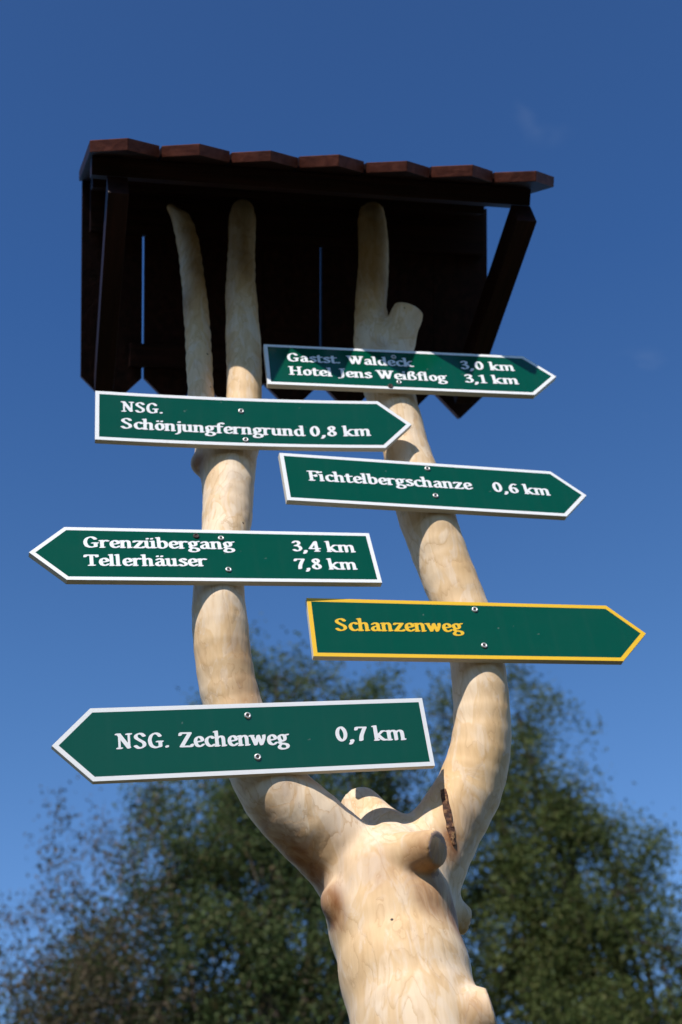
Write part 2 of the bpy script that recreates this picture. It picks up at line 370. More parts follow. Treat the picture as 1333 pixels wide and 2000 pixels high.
    idx = np.full(np.array(dim), -1, np.int32); idx[ids[:, 0], ids[:, 1], ids[:, 2]] = np.arange(len(ids))
    faces = []
    for axis in range(3):
        u, w = (axis + 1) % 3, (axis + 2) % 3
        sa = [slice(1, dim[k] - 1) for k in range(3)]; sa[axis] = slice(0, dim[axis] - 1)
        sb = list(sa); sb[axis] = slice(1, dim[axis])
        na, nb = neg[tuple(sa)], neg[tuple(sb)]
        e = np.argwhere(na != nb); off = np.array([s.start for s in sa]); g = e + off
        flip = na[e[:, 0], e[:, 1], e[:, 2]]
        q = []
        for du, dw in ((0, 0), (-1, 0), (-1, -1), (0, -1)):
            h = g.copy(); h[:, u] += du; h[:, w] += dw; q.append(idx[h[:, 0], h[:, 1], h[:, 2]])
        q = np.stack(q, 1); q[~flip] = q[~flip][:, ::-1]
        faces.append(q[(q >= 0).all(1)])
    faces = np.vstack(faces)
    base = np.array([low[-1][0][0], low[-1][0][1], 0.0])
    root = empty('tree_post', base)
    # surface waviness left by peeling
    nrm = np.zeros_like(V)
    gi = np.clip(np.round((V - lo) / VX).astype(int), 1, np.array(dim) - 2)
    for k in range(3):
        a_, b_ = gi.copy(), gi.copy(); a_[:, k] += 1; b_[:, k] -= 1
        nrm[:, k] = Fd[a_[:, 0], a_[:, 1], a_[:, 2]] - Fd[b_[:, 0], b_[:, 1], b_[:, 2]]
    nrm /= np.linalg.norm(nrm, axis=1)[:, None] + 1e-9
    dsp = np.array([noise.noise(Vector(v) * 11) * 0.0020 + noise.noise(Vector(v) * 27) * 0.0008 for v in V])
    V = V + nrm * dsp[:, None]
    # stains: bruised wood below and round stubs and knots
    st = np.zeros(len(V))
    def seen(px, py):
        r = ray(px, py); r = r / np.linalg.norm(r); dd = V - CAM; t = dd @ r
        m = np.where(np.linalg.norm(dd - t[:, None] * r, axis=1) < 0.005)[0]
        return V[m[np.argmin(t[m])]]
    for px, py, r, s in ((636, 1772, .030, 1.0), (655, 1790, .020, .7), (600, 1705, .036, .95), (578, 1682, .036, .9), (556, 1657, .034, .8), (535, 1630, .030, .65), (515, 1600, .026, .4), (655, 1700, .05, .3), (830, 1690, .035, .7), (842, 1742, .026, .8),
                         (815, 1640, .025, .45), (884, 1646, .022, .95), (878, 1668, .025, .8), (872, 1755, .03, .6), (893, 1795, .03, .9), (905, 1620, .03, .35), (915, 1600, .03, .3),
                         (385, 912, .022, .8), (745, 1690, .03, .35), (735, 675, .02, .35), (492, 1345, .03, .45), (480, 1270, .025, .4), (930, 1985, .02, .4), (560, 1540, .02, .3)):
        P = seen(px, py); st = np.maximum(st, s * np.clip(1.7 * (1 - np.linalg.norm((V - P) * np.array([1, 1, .75]), axis=1) / (r * 1.7)), 0, 1))
    o = mesh_obj('trunk', V - base, faces, M_WOOD, root, smooth=True)
    a = o.data.attributes.new('stain', 'FLOAT', 'POINT'); a.data.foreach_set('value', st.astype(np.float32))
    o.data.update()
    # end grain on the sawn stubs
    o.data.materials.append(M_CUT)
    cuts = [(at(*cp)[0], np.array(cn) / np.linalg.norm(cn), 0.05) for rows, cp, cn in STUBS.values()] + [(cutR2[0], cutR2[1], .05)]
    cen = V[faces].mean(1); fn = np.cross(V[faces[:, 1]] - V[faces[:, 0]], V[faces[:, 2]] - V[faces[:, 0]]); fn /= np.linalg.norm(fn, axis=1)[:, None] + 1e-12
    mi = np.zeros(len(faces), np.int32)
    for P, n, r in cuts[:4]:
        mi[(np.abs((cen - P) @ n) < .008) & (np.linalg.norm(cen - P, axis=1) < r) & (np.abs(fn @ n) > .8)] = 1
    o.data.polygons.foreach_set('material_index', mi)
    tag(root, 'pale peeled forked tree trunk standing as the post for the green signs', 'post')
    return root, base, V, nrm
post, post_base, TV, TN = build_trunk()
def on_trunk(px, py):
    """point and normal of the trunk surface seen at a pixel of the photograph"""
    r = ray(px, py); r = r / np.linalg.norm(r); d = TV - CAM; t = d @ r
    off = np.linalg.norm(d - t[:, None] * r, axis=1); m = off < 0.006
    i = np.where(m)[0][np.argmin(t[m])]
    return TV[i], TN[i]
def build_bark_scar():
    path = [(866, 1540, 6), (868, 1550, 7.5), (870, 1562, 8), (873, 1575, 8), (876, 1588, 8.5), (879, 1600, 8), (882, 1612, 8), (886, 1625, 7.5), (889, 1638, 6), (892, 1650, 3)]
    vs, fs = [], []; prev = None
    pn = [on_trunk(a, b) for a, b, _ in path]
    u = np.linspace(0, 1, len(pn)); fit = lambda A: np.stack([np.polyval(np.polyfit(u, A[:, k], 2), u) for k in range(3)], 1)
    PP, NN = fit(np.array([q[0] for q in pn])), fit(np.array([q[1] for q in pn])); NN /= np.linalg.norm(NN, axis=1)[:, None]
    pn = [(p + n * 0.0028, n) for p, n in zip(PP, NN)]
    K = 8
    for i, ((P, n), (px, py, w)) in enumerate(zip(pn, path)):
        T = pn[min(i + 1, len(pn) - 1)][0] - pn[max(i - 1, 0)][0]; T /= np.linalg.norm(T); S_ = np.cross(T, n); S_ /= np.linalg.norm(S_)
        w = w * 2.25 / F_PX * (1 + .12 * math.sin(i * 2.3))
        for j in range(K + 1):
            a = math.pi * j / K; lift = 0.0022 * math.sin(a) + 0.0015 * noise.noise(Vector((i * .9, j * .8, 3))) - 0.0012
            vs.append(P + S_ * w * math.cos(a) + n * (lift if 0 < j < K else -0.004) - post_base)
        if i:
            for j in range(K):
                b = (i - 1) * (K + 1) + j; fs.append((b, b + 1, b + K + 2, b + K + 1))
    o = mesh_obj('bark_scar', vs, fs, M_BARK, post)
    o['label'] = 'narrow dark brown strip of bark'
build_bark_scar()

# ------------------------------------------------------------------ lettering: broad-nib pen strokes -> outline by marching squares
def _s(*p): return ('s', p, 1.0)
def _l(*p): return ('l', p, 1.0)
def _w(w, st): return (st[0], st[1], w)
def _c(*p): return ('c', p, 1.0)
FLAG = _l((1.5, 44.5), (8, 47)); 
def stem(x=8, top=46, flag=True, foot=True, bot=3):
    r = [_l((x, top), (x, bot))]
    if flag: r.append(_l((x - 6, top - .5), (x, top + .5)))
    if foot: r.append(_l((x - 4, bot), (x + 5.5, bot)))
    return r
def arch(x): return [_s((x, 34), (x + 7, 43), (x + 15, 47), (x + 22, 43), (x + 24, 33), (x + 24, 18), (x + 24, 3)), _l((x + 22, 3), (x + 30, 3.8))]
G = {
 'n': (46, stem() + arch(8)), 'm': (70, stem() + arch(8)[:1] + arch(32)),
 'h': (46, stem(top=70) + arch(8)), 'i': (22, stem() + [_l((8, 62), (8, 65.5))]), 'l': (23, stem(top=70)),
 'a': (43, [_s((10, 40), (16, 46), (24, 46), (29, 40), (30, 28), (30, 12), (33, 4), (39, 4.5)), _s((30, 28), (18, 27), (9, 19), (9, 8), (16, 3), (24, 6), (30, 13))]),
 'b': (42, [_l((8, 70), (8, 7)), _l((2, 69.5), (8, 70.5)), _s((8, 34), (15, 44), (24, 47), (32, 40), (35, 26), (32, 11), (24, 3), (15, 3), (8, 8))]),
 'c': (38, [_s((33, 40), (28, 46), (20, 46), (11, 38), (8, 25), (12, 10), (21, 3), (29, 4), (34, 9))]),
 'd': (46, [_s((34, 70), (34, 30), (34, 8), (37, 3.5), (42, 4.5)), _l((28, 69.5), (34, 70.5)), _s((34, 38), (26, 46), (17, 46), (9, 37), (7.5, 22), (12, 8), (20, 3), (28, 7), (34, 15))]),
 'e': (40, [_s((9, 23), (20, 25), (33, 29), (31, 41), (22, 47), (12, 41), (8, 25), (12, 9), (21, 3), (29, 5), (35, 11))]),
 'f': (31, [_s((32, 66), (27, 71), (20, 70), (14, 62), (13, 48), (13, 25), (13, 3)), _l((3, 46), (26, 46)), _l((8, 3), (19, 3))]),
 'g': (43, [_c((18, 47), (9, 42), (7.5, 32), (11, 22), (19, 18), (27, 22), (29.5, 33), (27, 43)), _s((28, 43), (33, 46), (40, 48)), _s((13, 20), (8, 13), (12, 7), (24, 5), (34, 1), (37, -7), (33, -15), (20, -19), (8, -16), (5, -8), (11, 1))]),
 'j': (23, [_s((12, 46), (12, 22), (12, 2), (9, -11), (0, -18)), _l((6, 45.5), (12, 46.5)), _l((12, 62), (12, 65.5))]),
 'k': (46, stem(top=70) + [_l((11, 22), (32, 45)), _l((31, 45.5), (37, 45.5)), _s((16, 26), (24, 14), (33, 4), (43, 3.5))]),
 'o': (41, [_c((20.5, 47), (11, 40), (7.5, 25), (11, 10), (20.5, 3), (30, 10), (33.5, 25), (30, 40))]),
 'r': (34, stem() + [_s((8, 33), (15, 43), (22, 47), (30, 44))]),
 's': (34, [_s((28, 40), (23, 46.5), (16, 47), (9, 41), (11, 32), (20, 26), (28, 18), (27, 8), (19, 3), (11, 4), (6, 10))]),
 't': (31, [_s((12, 60), (12, 38), (12, 12), (15, 4), (21, 3), (28, 7)), _l((3, 46), (27, 46))]),
 'u': (46, [_s((8, 46), (8, 28), (8, 14), (12, 5), (19, 3), (26, 7), (32, 15)), _l((32, 46), (32, 4)), _l((2, 45.5), (8, 46.5)), _l((26, 45.5), (32, 46.5)), _l((32, 3.5), (40, 4))]),
 'w': (60, [_l((7, 46), (18, 4)), _l((18, 4), (30, 46)), _l((30, 46), (40, 4)), _s((40, 4), (47, 22), (51, 38), (51, 47)), _l((0, 46), (10, 46))]),
 'z': (42, [_l((7, 45.5), (34, 45.5)), _w(1.35, _l((33, 44), (9, 5))), _l((8, 3.5), (37, 3.5)), _l((7, 46), (6, 40)), _l((37, 4), (38, 9))]),
 'ß': (45, [_s((8, 3), (8, 30), (9, 55), (15, 67), (24, 70), (31, 63), (28, 50), (22, 42), (30, 33), (37, 19), (32, 6), (22, 3)), _l((4, 3), (12, 3))]),
 'N': (60, [_w(.62, _l((11, 3), (11, 64))), _w(1.1, _l((10, 66), (44, 5))), _w(.62, _l((45, 6), (45, 68))), _l((5, 3), (16, 3)), _l((39, 67.5), (51, 67.5)), _l((2, 67.5), (11, 67.5))]),
 'S': (51, [_s((39, 57), (32, 66), (22, 68), (11, 61), (11, 49), (24, 37), (37, 26), (38, 12), (28, 3.5), (17, 3), (7, 12))]),
 'G': (60, [_s((45, 55), (38, 65), (27, 68), (14, 58), (8, 36), (13, 12), (27, 3), (38, 6), (45, 12)), _l((45, 28), (45, 7)), _l((35, 30), (51, 30))]),
 'W': (77, [_l((8, 67), (24, 5)), _l((24, 5), (38, 60)), _l((36, 67), (51, 5)), _l((51, 5), (67, 67)), _l((1, 67.5), (15, 67.5)), _l((30, 67.5), (40, 67.5)), _l((60, 67.5), (73, 67.5))]),
 'H': (62, [_l((12, 66), (12, 4)), _l((46, 66), (46, 4)), _l((12, 36), (46, 36)), _l((5, 3), (19, 3)), _l((4, 67.5), (17, 67.5)), _l((40, 3), (55, 3)), _l((41, 67.5), (53, 67.5))]),
 'J': (33, [_s((20, 67), (20, 35), (20, 8), (14, -5), (3, -9)), _l((11, 67.5), (27, 67.5))]),
 'F': (47, [_l((13, 66), (13, 4)), _l((4, 67), (42, 67)), _l((42, 67), (43, 57)), _l((13, 37), (32, 37)), _l((33, 42), (33, 32)), _l((6, 3), (22, 3))]),
 'T': (50, [_l((25, 66), (25, 4)), _l((4, 66.5), (45, 66.5)), _l((4, 66), (3, 57)), _l((45, 66), (46, 57)), _l((17, 3), (34, 3))]),
 'Z': (53, [_l((9, 66), (43, 66)), _w(1.3, _l((41, 63), (11, 6))), _l((9, 4), (46, 4)), _l((9, 66), (7, 57)), _l((46, 4), (48, 12))]),
 '0': (47, [_c((22, 68), (12, 57), (8, 35.5), (12, 14), (22, 3), (32, 14), (36, 35.5), (32, 57))]),
 '1': (34, [_l((17, 67), (17, 4)), _s((5, 60), (11, 62), (17, 67)), _l((9, 3), (26, 3))]),
 '3': (42, [_s((9, 58), (16, 67), (26, 66), (31, 55), (26, 44), (15, 38)), _s((15, 38), (28, 34), (34, 20), (27, 6), (15, 3), (7, 10))]),
 '4': (48, [_l((32, 66), (32, 4)), _l((31, 67), (7, 22)), _l((6, 20), (43, 20)), _l((26, 3), (39, 3))]),
 '6': (44, [_s((35, 63), (26, 66), (16, 56), (9, 38), (9, 18), (16, 5), (24, 3), (34, 10), (35, 25), (28, 37), (19, 38), (10, 28))]),
 '7': (42, [_l((8, 65), (38, 65)), _w(1.15, _s((37, 63), (29, 44), (22, 24), (19, 4))), _l((8, 65), (6, 55))]),
 '8': (45, [_c((22, 68), (13, 61), (13, 50), (22, 37), (33, 25), (33, 11), (22, 3), (10, 11), (10, 24), (22, 37), (31, 50), (31, 61))]),
 ',': (23, [_w(1.1, _s((9, 5), (10, 0), (4, -12)))]), '.': (27, [_l((8.5, 4.5), (8.5, 8))]),
}
for u, b in (('ö', 'o'), ('ü', 'u'), ('ä', 'a')):
    x = {'o': 13, 'u': 13, 'a': 13}[b]
    G[u] = (G[b][0], G[b][1] + [_w(.9, _l((x, 60.5), (x, 64))), _w(.9, _l((x + 16, 60.5), (x + 16, 64)))])
def _curve(kind, p):
    P = np.array(p, float)
    if kind == 'l': return P
    if kind == 'c': Q = np.vstack([P[-1:], P, P[:2]])
    else: Q = np.vstack([2 * P[0] - P[1], P, 2 * P[-1] - P[-2]])
    out = []
    for i in range(1, len(Q) - 2):
        for t in np.linspace(0, 1, 7)[:-1]:
            out.append(.5 * (2 * Q[i] + (Q[i + 1] - Q[i - 1]) * t + (2 * Q[i - 1] - 5 * Q[i] + 4 * Q[i + 1] - Q[i + 2]) * t * t + (3 * Q[i] - Q[i - 1] - 3 * Q[i + 1] + Q[i + 2]) * t ** 3))
    out.append(Q[-2]); return np.array(out)
NIB_A, NIB_B, NIB_T, GST = 7.1, 3.35, rad(18), 1.25
_cache = {}
def glyph(ch):
    """(advance, verts, faces) of a glyph, in units of a 70-unit cap height"""
    if ch in _cache: return _cache[ch]
    adv, strokes = G[ch]
    gx, gy = np.arange(-14, adv + 16, GST), np.arange(-34, 88, GST)
    X, Y = np.meshgrid(gx, gy, indexing='ij'); ct, sn = math.cos(NIB_T), math.sin(NIB_T)
    tr = lambda x, y: ((ct * x + sn * y) / NIB_A, (-sn * x + ct * y) / NIB_B)
    U, V = tr(X, Y); D = np.full(X.shape, 9.0)
    for kind, pts, w in strokes:
        C = _curve(kind, pts); cu, cv = tr(C[:, 0], C[:, 1])
        for i in range(len(C) - 1):
            du, dv = cu[i + 1] - cu[i], cv[i + 1] - cv[i]; l = du * du + dv * dv + 1e-12
            t = np.clip(((U - cu[i]) * du + (V - cv[i]) * dv) / l, 0, 1)
            D = np.minimum(D, np.hypot(U - cu[i] - t * du, V - cv[i] - t * dv) / w)
    D = D - 1.0
    verts, faces, vid = [], [], {}
    def vtx(key, p):
        if key not in vid: vid[key] = len(verts); verts.append(p)
        return vid[key]
    ins = D < 0
    q = ins[:-1, :-1] | ins[1:, :-1] | ins[1:, 1:] | ins[:-1, 1:]
    for i, j in np.argwhere(q):
        cs = [(i, j), (i + 1, j), (i + 1, j + 1), (i, j + 1)]; poly = []
        for a, b in zip(cs, cs[1:] + cs[:1]):
            if ins[a]: poly.append(vtx(('p', a), (gx[a[0]], gy[a[1]])))
            if ins[a] != ins[b]:
                e = (min(a, b), max(a, b)); fa, fb = D[e[0]], D[e[1]]; t = fa / (fa - fb)
                poly.append(vtx(e, (gx[e[0][0]] + t * (gx[e[1][0]] - gx[e[0][0]]), gy[e[0][1]] + t * (gy[e[1][1]] - gy[e[0][1]]))))
        if len(poly) >= 3: faces.append(poly)
    _cache[ch] = (adv, verts, faces); return _cache[ch]

# ------------------------------------------------------------------ signs
SL, SH, ST, TH, BW = 0.70, 0.1395, 0.069, 0.0125, 0.0085
def arrow(inset=0.0, d=1):
    """outline of the arrow board, tip towards +x for d=1"""
    h = SH / 2 - inset; x0 = -SL / 2 + inset
    k = math.hypot(ST, SH / 2); tip = SL / 2 - inset * k / (SH / 2)
    xs = tip - h * ST / (SH / 2)
    pts = [(x0, -h), (xs, -h), (tip, 0), (xs, h), (x0, h)]
    return pts if d > 0 else [(-x, z) for x, z in pts][::-1]
def bent(bow, x): return bow * (1 - (2 * x / SL) ** 2)
def slab(outline, y0, y1, bow, inner=None, nx=14):
    """flat arrow slab cut into strips along x so that it can warp; inner outline -> a frame"""
    bm = bmesh.new()
    if inner is None:
        f = bm.faces.new([bm.verts.new((x, y0, z)) for x, z in outline])
        faces = [f]
    else:
        a = [bm.verts.new((x, y0, z)) for x, z in outline]; b = [bm.verts.new((x, y0, z)) for x, z in inner]; n = len(a)
        for i in range(n): bm.faces.new((a[i], a[(i + 1) % n], b[(i + 1) % n], b[i]))
    for i in range(1, nx):
        x = -SL / 2 + SL * i / nx
        bmesh.ops.bisect_plane(bm, geom=bm.verts[:] + bm.edges[:] + bm.faces[:], plane_co=(x, 0, 0), plane_no=(1, 0, 0))
    if y1 is not None:
        r = bmesh.ops.extrude_face_region(bm, geom=bm.faces[:])
        for v in [g for g in r['geom'] if isinstance(g, bmesh.types.BMVert)]: v.co.y = y1
    for v in bm.verts: v.co.y += bent(bow, v.co.x)
    return bm
def lettering(text, x0, z0, x1, z1, cap, bow, mat, parent, sag=0.0):
    adv = sum(glyph(c)[0] if c != ' ' else 24 for c in text); s_y = cap / 70.0
    lead = min(v[0] for v in glyph(text[0])[1]); ga, gv, _ = glyph(text[-1]); s_x = (x1 - x0) / (adv - ga + max(v[0] for v in gv) - lead)
    vs, fs = [], []; cx = -lead
    for c in text:
        if c == ' ': cx += 24; continue
        a, gv, gf = glyph(c); b = len(vs)
        for gx, gz in gv:
            X = x0 + (cx + gx) * s_x; t = (X - x0) / (x1 - x0)
            vs.append((X, -0.0011 + bent(bow, X), z0 + (z1 - z0) * t + gz * s_y - 4 * sag * t * (1 - t)))
        fs += [[b + i for i in f] for f in gf]; cx += a
    return mesh_obj('lettering', vs, fs, mat, parent)
def screw(x, z, bow, parent, seed, dark=False):
    rnd = random.Random(seed); bm = bmesh.new()
    # slightly dished washer ring and recessed head
    N = 24; prof = [(0.0028, -0.0012), (0.0036, -0.0026), (0.0058, -0.0024), (0.0066, -0.0004)]
    rings = [[bm.verts.new((r * math.cos(2 * math.pi * i / N), y, r * math.sin(2 * math.pi * i / N))) for i in range(N)] for r, y in prof]
    for a, b in zip(rings, rings[1:]):
        for i in range(N): bm.faces.new((a[i], a[(i + 1) % N], b[(i + 1) % N], b[i]))
    R_ = Matrix.Rotation(rnd.uniform(-.12, .12), 4, 'Z') @ Matrix.Rotation(rnd.uniform(-.1, .1), 4, 'X')
    for v in bm.verts: v.co = R_ @ v.co
    o = bm_obj('screw', bm, M_STEEL if not dark else M_DARKHEAD, parent, smooth=True); o.location = (x, -0.0006 + bent(bow, x), z)
    bm = bmesh.new()
    vs = [bm.verts.new((0.0030 * math.cos(2 * math.pi * i / N), -0.0013, 0.0030 * math.sin(2 * math.pi * i / N))) for i in range(N)]; bm.faces.new(vs)
    r = 0.0016
    hx = [bm.verts.new((r * math.cos(math.pi * i / 3), -0.00175, r * math.sin(math.pi * i / 3))) for i in range(6)]; bm.faces.new(hx)
    bm_obj('screw_head', bm, M_DARKHEAD, o)
def sign(pose, d, texts, screws, label, bow=0.0, yellow=False, stain=None, k=1.0):
    M = Matrix.Rotation(pose[3], 4, 'Z') @ Matrix.Rotation(pose[4], 4, 'X') @ Matrix.Rotation(pose[5], 4, 'Y')
    r = empty('direction_sign', CAM + k * (np.array(pose[:3]) - CAM)); r.rotation_euler = M.to_euler(); r.scale = (k, k, k)
    tag(r, label, 'sign', 'green arrow direction signs on the forked post')
    bm_obj('board', slab(arrow(0, d), 0.0, TH, bow), M_EDGE, r, bevel=0.0)
    trim = M_YELLOW if yellow else M_WHITE
    bm_obj('border', slab(arrow(0.0002, d), -0.0006, None, bow, inner=arrow(BW, d)), trim, r)
    bm_obj('panel', slab(arrow(BW + 0.00015, d), -0.0005, None, bow), M_GREEN, r)
    for t in texts: lettering(*t[:6], bow, trim, r, sag=t[6] if len(t) > 6 else 0.0)
    for i, (x, z) in enumerate(screws): screw(x, z, bow, r, i + int(abs(pose[2]) * 100))
    if stain: screw(*stain, bow, r, 5, dark=True)
    return r
CAP = 0.0292
sign([0.20096, 2.11576, 3.68034, 0.21036, -0.04942, -0.02635], 1,
     [('Gastst. Waldeck', -0.298, 0.0118, 0.0032, 0.0118, CAP), ('3,0 km', 0.1165, 0.0118, 0.2505, 0.0128, CAP),
      ('Hotel Jens Weißflog', -0.299, -0.0350, 0.0774, -0.0360, CAP), ('3,1 km', 0.1181, -0.0362, 0.2512, -0.0350, CAP)],
     [(-0.0429, 0.044), (-0.042, -0.046)], 'topmost green arrow sign, half shaded by the roof, listing Gastst. Waldeck first', stain=(-0.0643, -0.0605))
sign([-0.16459, 2.03163, 3.48502, 0.22384, 0.04467, -0.04442], 1,
     [('NSG.', -0.2961, 0.0136, -0.2057, 0.0128, CAP), ('Schönjungferngrund', -0.2963, -0.0345, 0.1062, -0.0385, CAP), ('0,8 km', 0.116, -0.0385, 0.2538, -0.0350, CAP)],
     [(-0.033, 0.0301), (-0.0281, -0.0531)], 'green arrow sign pointing right that reads NSG. Schönjungferngrund 0,8 km', bow=0.008, k=0.99)
sign([0.21918, 2.12217, 3.32211, 0.30288, -0.06042, -0.06536], 1,
     [('Fichtelbergschanze', -0.2975, -0.0088, 0.0768, -0.0052, CAP), ('0,6 km', 0.1242, -0.0072, 0.261, -0.0088, CAP)],
     [(-0.0188, 0.051), (-0.017, -0.0314)], 'green arrow sign pointing right that reads Fichtelbergschanze 0,6 km')
sign([-0.2715, 2.01573, 3.10624, 0.28399, -0.08386, -0.09246], -1,
     [('Grenzübergang', -0.2458, 0.0145, 0.0572, 0.0163, CAP), ('Tellerhäuser', -0.2474, -0.0335, -0.0045, -0.0310, CAP), ('3,4 km', 0.1751, 0.0139, 0.3107, 0.0129, CAP), ('7,8 km', 0.1727, -0.0355, 0.3054, -0.0354, CAP)],
     [(0.0303, 0.0463), (0.0353, -0.0395)], 'green arrow sign pointing left that lists Grenzübergang above Tellerhäuser', stain=(-0.0201, 0.051), k=0.985)
sign([0.2585, 2.12872, 2.94177, 0.24931, -0.02835, -0.03775], 1,
     [('Schanzenweg', -0.3006, -0.0090, -0.0388, -0.0059, CAP)],
     [(-0.0073, 0.0505), (-0.0047, -0.0381)], 'green arrow sign with yellow border and yellow lettering reading Schanzenweg', yellow=True, k=1.008)
sign([-0.20886, 2.062, 2.70798, 0.2828, 0.10904, -0.09618], -1,
     [('NSG. Zechenweg', -0.2399, -0.0111, 0.0785, -0.0158, CAP), ('0,7 km', 0.1667, -0.0133, 0.3037, -0.0159, CAP)],
     [(0.0048, 0.045), (0.0149, -0.0375)], 'lowest green arrow sign, pointing left, that reads NSG. Zechenweg 0,7 km', k=0.985)

# ------------------------------------------------------------------ the little pitched roof on the branch tops
def build_roof():
    K = 0.95; pose = [-0.63225 * K, 2.12 * K, 1.5 + 3.06104 * K, 0.25045, -0.0414, -0.08053]; SLOPE = 0.86567
    WR, DV, TP, X1, WF, EV, TPF, TB = [v * K for v in (1.19751, 0.55139, 0.08126, -0.01039, 1.19118, 0.54339, 0.07942, 0.02677)]
    M = Matrix.Rotation(pose[3], 4, 'Z') @ Matrix.Rotation(pose[4], 4, 'X') @ Matrix.Rotation(pose[5], 4, 'Y')
    root = empty('sign_roof', pose[:3]); root.rotation_euler = M.to_euler()
    tag(root, 'dark brown pitched board roof with pointed eaves over the sign post', 'roof')
    c, s = math.cos(SLOPE), math.sin(SLOPE); rnd = random.Random(4)
    rear, front = Vector((0, c, -s)), Vector((0, -c, -s)); nr, nf = Vector((0, s, c)), Vector((0, -s, c)); ex = Vector((1, 0, 0))
    gaps_r = [0.0065, 0.0006, 0.0006, 0.0056, 0.0006, 0.0006]
    for side in ('rear', 'front'):
        w = (WR if side == 'rear' else WF) / 7; x0 = 0.0 if side == 'rear' else X1
        for i in range(7):
            gl = (gaps_r[i - 1] if i else 0) / 2 if side == 'rear' else 0.0025
            gr = (gaps_r[i] if i < 6 else 0) / 2 if side == 'rear' else 0.0025
            a, b = x0 + w * i + gl, x0 + w * (i + 1) - gr; e, tp = (DV, TP) if side == 'rear' else (EV, TPF)
            j = rnd.uniform(-.006, .006); top = -0.001 if side == 'front' else -0.0
            ol = [(a, top), (b, top), (b, e + j), ((a + b) / 2 + rnd.uniform(-.002, .002), e + tp + j), (a, e + j)]
            bm = bmesh.new()
            if side == 'rear': prism(bm, ol, ex, rear, nr, TB + rnd.uniform(-.001, .002))
            else:  # the front boards run over the ridge ends of the rear boards
                ol[0] = (a, -TB * 0.9); ol[1] = (b, -TB * 0.9)
                prism(bm, ol, ex, front, nf, TB + rnd.uniform(-.002, .002), origin=nf * 0.0005 * (i % 2))
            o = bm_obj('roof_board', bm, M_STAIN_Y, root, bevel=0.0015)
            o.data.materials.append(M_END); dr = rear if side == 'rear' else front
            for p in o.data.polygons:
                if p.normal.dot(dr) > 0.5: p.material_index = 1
    def lath(name, d0, d1, t, side, x0, x1):
        bm = bmesh.new(); dr, n = (rear, nr) if side == 'rear' else (front, nf)
        prism(bm, [(x0, d0), (x1, d0), (x1, d1), (x0, d1)], ex, dr, -n, t, origin=-n * 0.001)
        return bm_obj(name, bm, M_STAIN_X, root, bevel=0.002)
    lath('batten', 0.010, 0.142, 0.03, 'rear', 0.02, WR - .02)
    lath('batten', 0.432, 0.494, 0.026, 'rear', 0.125, WR - .125)
    lath('batten', 0.056, 0.132, 0.03, 'front', 0.02, WF - .05)
    lath('batten', 0.396, 0.472, 0.042, 'front', 0.0, WF - .052)
    for xa, xb in ((0.033, 0.080), (1.018, 1.069)):
        bm = bmesh.new(); box(bm, xa, xb, -0.288, 0.322, -0.476, -0.410)
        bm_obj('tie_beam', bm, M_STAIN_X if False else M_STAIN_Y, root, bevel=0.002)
build_roof()

